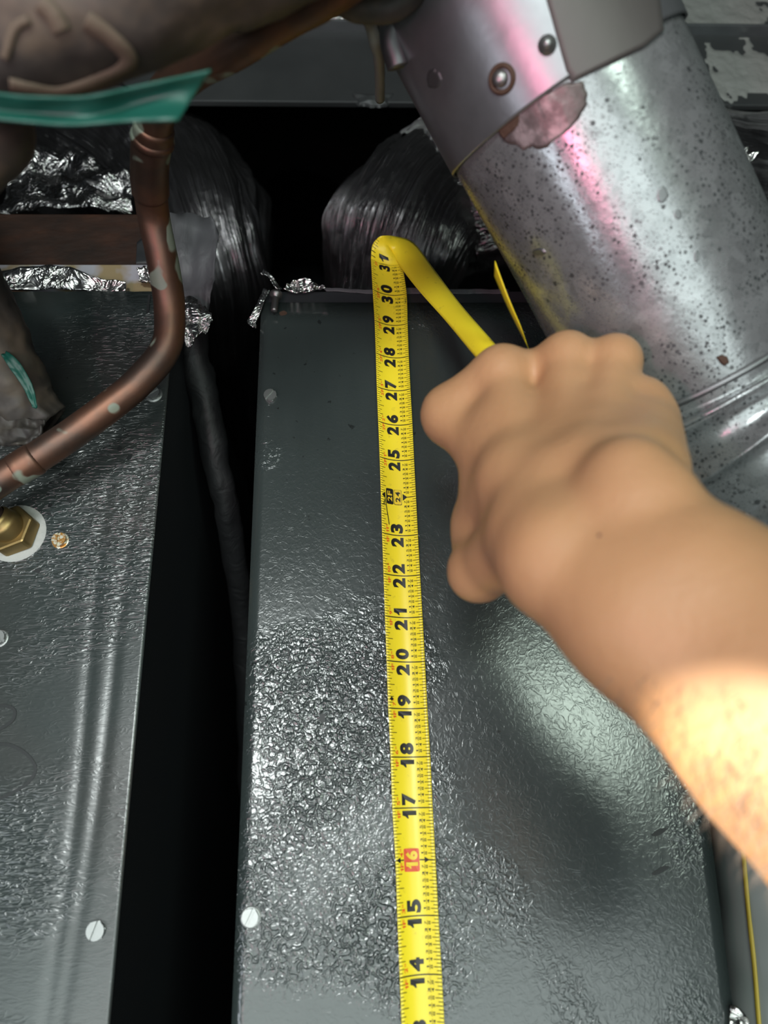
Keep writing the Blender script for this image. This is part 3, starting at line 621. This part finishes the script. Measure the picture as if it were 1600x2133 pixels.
# thin yellow strip beside the vent pipe above the fist
a = spline([Q(1030, 560, .352), Q(1058, 630, .350), Q(1088, 695, .358), Q(1100, 725, .364)], 20); v = []; f = []
for i, p in enumerate(a):
    w = Vector((.0018+.0035*(i/19), .012, .001))
    for j in range(4): v.append(p+w*(j/3-.5))
for i in range(19):
    for j in range(3): f.append((i*4+j, i*4+j+1, i*4+j+5, i*4+j+4))
o = link('yellow_strip', v, f, M_yellow, tape); mo = o.modifiers.new('t', 'SOLIDIFY'); mo.thickness = .00025
LIFT = .00035
ink = MB(); nums = MB(); frac = MB(); rbox = MB(); ypr = MB()
def stroke(mb, s0, t0, s1, t1, w, n=1, lift=LIFT):
    """bar from (s0,t0) to (s1,t1); w = width in inches"""
    ds, dt = s1-s0, (t1-t0)*.86; L = math.hypot(ds, dt); ns, nt_ = -dt/L*w/2, ds/L*w/2/.86; vv = []; ff = []
    for i in range(n+1):
        k_ = i/n; s = s0+(s1-s0)*k_; t = t0+(t1-t0)*k_; vv += [blade(s+ns, t+nt_, lift), blade(s-ns, t-nt_, lift)]
    for i in range(n): ff.append((2*i, 2*i+1, 2*i+3, 2*i+2))
    mb.add(vv, ff)
_gl = {}
def glyph(ch, bold):
    key = (ch, bold)
    if key not in _gl:
        cu = bpy.data.curves.new('g', 'FONT'); cu.body = ch; cu.size = 1; cu.offset = bold; cu.resolution_u = 4; ob = bpy.data.objects.new('g', cu); COL.objects.link(ob)
        dg = bpy.context.evaluated_depsgraph_get(); me = ob.evaluated_get(dg).to_mesh(); vs = [(a.co.x, a.co.y) for a in me.vertices]; fs = [tuple(p.vertices) for p in me.polygons]
        x0 = min(a[0] for a in vs); x1 = max(a[0] for a in vs); y0 = min(a[1] for a in vs); y1 = max(a[1] for a in vs)
        _gl[key] = ([((a[0]-x0)/(x1-x0), (a[1]-y0)/(y1-y0)) for a in vs], fs, (x1-x0)/(y1-y0)); bpy.data.objects.remove(ob)
    return _gl[key]
ONE = ([(0, .66), (.10, .70), (.28, .80), (.40, 1), (1, 1), (1, 0), (.42, 0), (.42, .60), (0, .56)], [(0, 8, 7), (0, 7, 1), (1, 7, 2), (2, 7, 3), (3, 7, 4), (4, 7, 6), (4, 6, 5)], 1)
def put(mb, ch, s0, s1, t_top, t_bot, bold=.02, lift=LIFT):          # text runs along +s, its top faces the left edge
    vs, fs, _ = ONE if ch == '1' else glyph(ch, bold); mb.add([blade(s0+(s1-s0)*x, t_bot+(t_top-t_bot)*y, lift) for x, y in vs], fs)
def word(mb, txt, s0, w, gap, tt, tb, bold=.02, lift=LIFT):
    for ch in txt:
        if ch == '"': 
            for q in (0, .03): stroke(mb, s0+q+.01, tt, s0+q+.015, tt+.035, .014, 1, lift)
            s0 += .06+gap; continue
        ww = w*.55 if ch == '1' else w
        put(mb, ch, s0, s0+ww, tt, tb, bold, lift); s0 += ww+gap
    return s0
# big digits drawn as heavy condensed figures
def big(mb, ch, s0, s1, tt, tb, lift=LIFT):
    put(mb, ch, s0, s1, tt, tb, .052, lift)
for n in range(12, 32):
    lo, hi = str(n)[0], str(n)[1]
    if n not in (16, 24):
        ln = MB(); stroke(ln, n, 0.005, n, .995, .022, 12); ln.build('inch_line', M_ink, tape); nm = MB()
        w1 = .15 if lo == '1' else .235
        big(nm, lo, n-.055-w1, n-.055, .25, .60); w2 = .15 if hi == '1' else .235
        big(nm, hi, n+.055, n+.055+w2, .25, .60); nm.build('inch_numeral', M_ink, tape)
    ft, inch = divmod(n, 12)
    if n != 24:
        red = MB(); word(red, f'{ft}F', n-.20, .085, .02, .125, .20, .02)
        word(red, f'{inch}"', n+.055, .085, .02, .125, .20, .02); red.build('foot_figure', M_red, tape)
    for k in range(1, 17):
        s = n+k/16
        if s > 30.95: 
            if s < 31.6 and k < 16 and False: pass
        if s > 31.0: break
        l = .19 if k == 8 else .155 if k in (4, 12) else .12 if k % 2 == 0 else .08
        if k < 16: stroke(ink, s, .004, s, l, .013, 2)
        r = .835 if k % 2 == 0 else .90
        if k < 16: stroke(ink, s, r, s, .996, .013, 2)
        if k % 2 == 0 and k < 16:
            nu, de = {2: '18', 4: '14', 6: '38', 8: '12', 10: '58', 12: '34', 14: '78'}[k]; bd = .035 if k in (4, 8, 12) else .0
            w = lambda c: .035 if c == '1' else .062
            put(frac, nu, s-w(nu)/2, s+w(nu)/2, .665, .72, bd); put(frac, de, s-.031, s+.031, .755, .81, bd); stroke(frac, s-.045, .737, s+.045, .737, .008)
# ticks on the last curled inch
Lr = len(ss)
# 24 inch / 2F box
def rrect(mb, s0, s1, t0, t1, lift):
    r = .035; pts = []
    for (cs, ct, a0) in ((s1-r, t1-r, 0), (s0+r, t1-r, 90), (s0+r, t0+r, 180), (s1-r, t0+r, 270)):
        for i in range(5): a = math.radians(a0+i*22.5); pts.append((cs+r*math.cos(a), ct+r*math.sin(a)))
    c = ((s0+s1)/2, (t0+t1)/2); mb.add([blade(*c, lift)]+[blade(s, t, lift) for s, t in pts], [(0, i+1, (i+1) % len(pts)+1) for i in range(len(pts))])
rrect(ink, 23.79, 24.20, .155, .36, LIFT); rrect(ink, 23.79, 24.19, .375, .60, LIFT*.8); rrect(ypr, 23.80, 24.18, .385, .59, LIFT*1.6)
word(ypr, '2F', 23.86, .12, .03, .19, .325, .03, LIFT*2.4); word(nums, '24', 23.86, .12, .03, .42, .555, .03, LIFT*2.6)
def tri(mb, pts, lift=LIFT): mb.add([blade(s, t, lift) for s, t in pts], [(0, 1, 2)])
tri(ink, [(24.09, .13), (23.91, .13), (24.0, .03)]); tri(ink, [(24.09, .63), (23.91, .63), (24.0, .76)]); stroke(ink, 24, .74, 24, .99, .018, 3)
# 16 inch red box
rrect(rbox, 15.785, 16.215, .22, .61, LIFT); big(ypr, '1', 15.84, 15.96, .27, .57, LIFT*2); big(ypr, '6', 16.0, 16.17, .27, .57, LIFT*2)
stroke(ink, 16, .0, 16, .215, .022, 3); stroke(ink, 16, .615, 16, .99, .022, 4); tri(ink, [(16.055, .13), (15.945, .13), (16, .02)]); tri(ink, [(16.055, .74), (15.945, .74), (16, .86)])
# 19.2 inch diamond
ink.add([blade(19.2, .05, LIFT), blade(19.25, .10, LIFT), blade(19.2, .15, LIFT), blade(19.15, .10, LIFT)], [(0, 1, 2, 3)])
# pen marks below the 24
stroke(ink, 23.93, .12, 23.72, .15, .02, 3); stroke(ink, 23.72, .15, 23.25, .215, .02, 6); stroke(ink, 23.76, .11, 23.74, .02, .025, 2); stroke(ink, 23.86, .10, 23.76, .08, .02, 2)
for i in range(7): stroke(ink, 29.72+i*.025, .94, 29.70+i*.03, .97+.02*(i % 2), .012)
for mb, nm, mm in ((ink, 'graduation_marks', M_ink), (nums, 'boxed_numeral', M_ink), (frac, 'fraction_figures', M_ink), (rbox, 'stud_mark_box', M_redbox), (ypr, 'boxed_figures', M_yprint)):
    mb.build(nm, mm, tape)['kind'] = 'stuff'
# marks on the curling tip
cur = MB()
def tip(u, t, lift=.0004):                                          # u in rows after the 31 inch mark
    i = min(int(u), len(A)-2); k_ = u-i; a = A[i].lerp(A[i+1], k_); b = B[i].lerp(B[i+1], k_); x = 2*t-1; p = a.lerp(b, t); p.y += .0035*(1-x*x)*max(0, 1-u/10)-lift; return p
for q in range(1, 7):
    u = q*1.7-1; l = .2 if q == 4 else .14
    cur.add([tip(u, .005), tip(u+.28, .005), tip(u+.28, l), tip(u, l)], [(0, 1, 2, 3)])
cur.add([tip(.6+x*2.6, .60+(.27-.60)*y) for x, y in ONE[0]], ONE[1])
cur.build('curl_marks', M_ink, tape)

# ------------------------------------------------------------------ person: fist and forearm, one surface from a distance field
prim = []
def cone(a, b, ra, rb, k=.006): prim.append((np.array(a), np.array(b), ra, rb, k))
q = lambda x, y, z: tuple(Q(x, y, z))
MC = {'i': (1045, 778, .335), 'm': (1182, 748, .330), 'r': (1280, 752, .325), 'p': (1338, 838, .314)}
WR, WU = (1170, 1160, .256), (1315, 1085, .250)
# forearm
cone(q(*WR), q(1336, 1285, .238), .0215, .0240, .012); cone(q(1336, 1285, .238), q(1656, 1578, .212), .0240, .0268, .012); cone(q(1656, 1578, .212), q(2050, 1950, .19), .0268, .033, .012)
cone(q(*WU), q(1480, 1240, .232), .0195, .0235, .012); cone(q(1480, 1240, .232), q(1700, 1400, .21), .0235, .028, .012); cone(q(1700, 1400, .21), q(2050, 1700, .19), .028, .033, .012)
cone(q(1400, 1250, .24), q(1900, 1650, .205), .026, .034, .014)
cone(q(2050, 1830, .19), q(2700, 2400, .14), .040, .045, .02)
# wrist knobs
cone(q(1312, 1005, .250), q(1345, 1040, .247), .0160, .0165, .008)
cone(q(1105, 1110, .268), q(1165, 1165, .256), .0150, .0190, .008)
# metacarpals and palm
for kx, (w, rw) in {'i': ((1115, 1050, .278), .0165), 'm': ((1175, 1010, .276), .0165), 'r': ((1240, 985, .273), .0165), 'p': ((1310, 985, .270), .0160)}.items():
    m_ = MC[kx]; r_ = {'i': .0122, 'm': .0130, 'r': .0123, 'p': .0112}[kx]; mid = tuple((a+b)/2 for a, b in zip(m_, w)); mid = (mid[0], mid[1], mid[2]+.004)
    cone(q(*w), q(*mid), rw*.9, .0112, .007); cone(q(*mid), q(*m_), .0110, r_*.86, .004)
    cone(q(*w), q(*(WR if kx in 'im' else WU)), rw*.85, .018, .008)
    cone(q(w[0], w[1], w[2]+.012), q(m_[0]*.97+30, m_[1]+60, m_[2]+.008), .016, .0105, .010)
    prim.append((np.array(q(m_[0], m_[1]+2, m_[2]-.0015)), np.array(q(m_[0], m_[1]+14, m_[2]-.0015)), r_*.98, r_*.9, .004))
    # extensor tendon ridge
    cone(q(m_[0]*.97+w[0]*.03, m_[1]*.9+w[1]*.1, m_[2]-.0095), q((m_[0]+w[0])/2, (m_[1]+w[1])/2, (m_[2]+w[2])/2-.0090), .0042, .0030, .004)
cone(q(1062, 792, .340), q(1178, 772, .338), .0115, .0115, .008); cone(q(1185, 765, .338), q(1280, 768, .334), .0110, .0105, .005)
cone(q(1365, 880, .305), q(1345, 985, .272), .0095, .0150, .010)
# fingers: proximal, middle, end
cone(q(*MC['i']), q(938, 856, .347), .0118, .0122, .006); cone(q(938, 856, .347), q(985, 930, .372), .0115, .0100, .004); cone(q(985, 930, .372), q(1045, 900, .382), .0095, .0080, .003)
cone(q(940, 880, .345), q(1040, 960, .318), .0100, .0150, .012)
for kx, dx in (('m', 0), ('r', 0), ('p', 0)):
    m_ = MC[kx]; r_ = {'m': .0110, 'r': .0105, 'p': .0092}[kx]
    p1 = (m_[0]-25, m_[1]+62, m_[2]+.040); p2 = (m_[0]-20, m_[1]+160, m_[2]+.036); p3 = (m_[0]-5, m_[1]+165, m_[2]+.016)
    cone(q(*m_), q(*p1), r_, r_*.95, .003); cone(q(*p1), q(*p2), r_*.93, r_*.86, .002); cone(q(*p2), q(*p3), r_*.84, r_*.74, .002)
# thumb
cone(q(1120, 1120, .272), q(1010, 1180, .306), .0175, .0125, .008); cone(q(1006, 1184, .308), q(996, 1192, .309), .0122, .0128, .004)
cone(q(998, 1188, .310), q(996, 1075, .340), .0118, .0105, .004); cone(q(996, 1075, .340), q(1012, 975, .362), .0105, .0085, .004)
cone(q(1075, 1010, .295), q(1010, 1080, .325), .0165, .0130, .010); cone(q(1060, 900, .322), q(1030, 1010, .322), .0140, .0130, .010)
h = .0019
allp = np.array([p[i] for p in prim for i in (0, 1)]); lo = allp.min(0)-.05; hi = allp.max(0)+.05
# keep the volume tight
dims = np.ceil((hi-lo)/h).astype(int)+1
SD = np.full(dims, .03, np.float32)
for a, b, ra, rb, kk in prim:
    pad = max(ra, rb)+.022; l_ = np.maximum(np.floor((np.minimum(a, b)-pad-lo)/h).astype(int), 0); u_ = np.minimum(np.ceil((np.maximum(a, b)+pad-lo)/h).astype(int)+1, dims)
    X, Y_, Z = np.meshgrid(*[lo[c_]+h*np.arange(l_[c_], u_[c_]) for c_ in range(3)], indexing='ij')
    ab = b-a; L2 = ab.dot(ab); t = np.clip(((X-a[0])*ab[0]+(Y_-a[1])*ab[1]+(Z-a[2])*ab[2])/L2, 0, 1)
    d = np.sqrt((X-a[0]-t*ab[0])**2+(Y_-a[1]-t*ab[1])**2+(Z-a[2]-t*ab[2])**2)-(ra+(rb-ra)*t)
    sl = tuple(slice(l_[c_], u_[c_]) for c_ in range(3)); cur_ = SD[sl]
    hh = np.clip(.5+.5*(cur_-d)/kk, 0, 1); SD[sl] = cur_*(1-hh)+d*hh-kk*hh*(1-hh)
# naive surface nets
ins = SD < 0
c8 = [ins[i:dims[0]-1+i, j:dims[1]-1+j, k:dims[2]-1+k] for i in (0, 1) for j in (0, 1) for k in (0, 1)]
cnt = sum(c.astype(np.int8) for c in c8); act = (cnt > 0) & (cnt < 8); ids = -np.ones(act.shape, np.int64); idx = np.argwhere(act); ids[act] = np.arange(len(idx))
acc = np.zeros((len(idx), 3)); num = np.zeros(len(idx)); off = [(i, j, k) for i in (0, 1) for j in (0, 1) for k in (0, 1)]
val = {o_: SD[idx[:, 0]+o_[0], idx[:, 1]+o_[1], idx[:, 2]+o_[2]] for o_ in off}
for o1 in off:
    for c_ in range(3):
        if o1[c_] == 0:
            o2 = tuple(o1[m_]+(1 if m_ == c_ else 0) for m_ in range(3)); va, vb = val[o1], val[o2]; cr = (va < 0) != (vb < 0)
            t = np.where(cr, va/(va-vb+1e-12), 0); pt_ = np.array(o1)[None, :]+np.zeros((len(idx), 3)); pt_[:, c_] += t
            acc[cr] += pt_[cr]; num[cr] += 1
pos = lo+(idx+acc/num[:, None])*h
faces = []
for c_ in range(3):
    e1_, e2_ = (c_+1) % 3, (c_+2) % 3; sh = [slice(None)]*3; sA = list(sh); sB = list(sh); sA[c_] = slice(0, -1); sB[c_] = slice(1, None)
    A_ = ins[tuple(sA)]; B_ = ins[tuple(sB)]; ed = np.argwhere(A_ != B_)
    ok = (ed[:, e1_] > 0) & (ed[:, e2_] > 0) & (ed[:, e1_] < dims[e1_]-1) & (ed[:, e2_] < dims[e2_]-1); ed = ed[ok]; fl = A_[tuple(ed.T)]
    qd = []
    for (da, db) in ((1, 1), (0, 1), (0, 0), (1, 0)):
        e_ = ed.copy(); e_[:, e1_] -= da; e_[:, e2_] -= db; qd.append(ids[tuple(e_.T)])
    qd = np.stack(qd, 1); qd[~fl] = qd[~fl][:, ::-1]; faces.append(qd)
faces = np.concatenate(faces)
# relax the surface a little
for it in range(3):
    s_ = np.zeros_like(pos); n_ = np.zeros(len(pos))
    for i in range(4):
        a_, b_ = faces[:, i], faces[:, (i+1) % 4]; np.add.at(s_, a_, pos[b_]); np.add.at(n_, a_, 1)
        np.add.at(s_, b_, pos[a_]); np.add.at(n_, b_, 1)
    pos = pos*.4+.6*s_/n_[:, None]
person = empty('person', tuple(Q(1200, 1000, .29))); tag(person, 'bare tanned forearm and fist of a person pulling the yellow tape', 'person')
body = link('body', pos.tolist(), [tuple(int(i) for i in r_) for r_ in faces], M_skin, person)
bvb = BVHTree.FromPolygons(pos.tolist(), faces.tolist())
def onbody(px, py): hth = bvb.ray_cast(CAM, ray(px, py).normalized()); return hth[0], hth[1]
p, n = onbody(1248, 1115)
if p: k = MB(); k.lathe([(.0011, -.0004), (.0009, .0001), (.0004, .0003), (0, .0003)], frame(p, n) @ Matrix.Scale(.7, 4), 12); k.build('mole', M_mole, person, True)
hv = []; hf = []
for i in range(900):
    t = random.random(); bx, by = 1420+t*330, 1450+t*330
    pq = (bx+random.uniform(-160, 120), by+random.uniform(-60, 200)); p, n = onbody(*pq)
    if not p: continue
    g = (rt*random.gauss(-.2, .5)-up*random.uniform(.4, 1.2)+fw*random.gauss(0, .3)).normalized(); g = (g+n*random.uniform(.3, .8)).normalized(); L_ = random.uniform(.004, .010); sd = g.cross(n).normalized()*.00007
    b0 = len(hv); m_ = p+g*L_*.5+n*.0008; e_ = p+g*L_-n*.0006-up*.001
    hv += [p-sd, p+sd, m_+sd*.8, m_-sd*.8, e_]; hf += [(b0, b0+1, b0+2, b0+3), (b0+3, b0+2, b0+4)]
ha = link('arm_hair', hv, hf, M_hair, person); ha['kind'] = 'stuff'
aim = Q(1680, 1765, .2)
spo.location = aim+Vector((-.36, -.22, .02)); spo.rotation_euler = (aim-spo.location).to_track_quat('-Z', 'Y').to_euler()
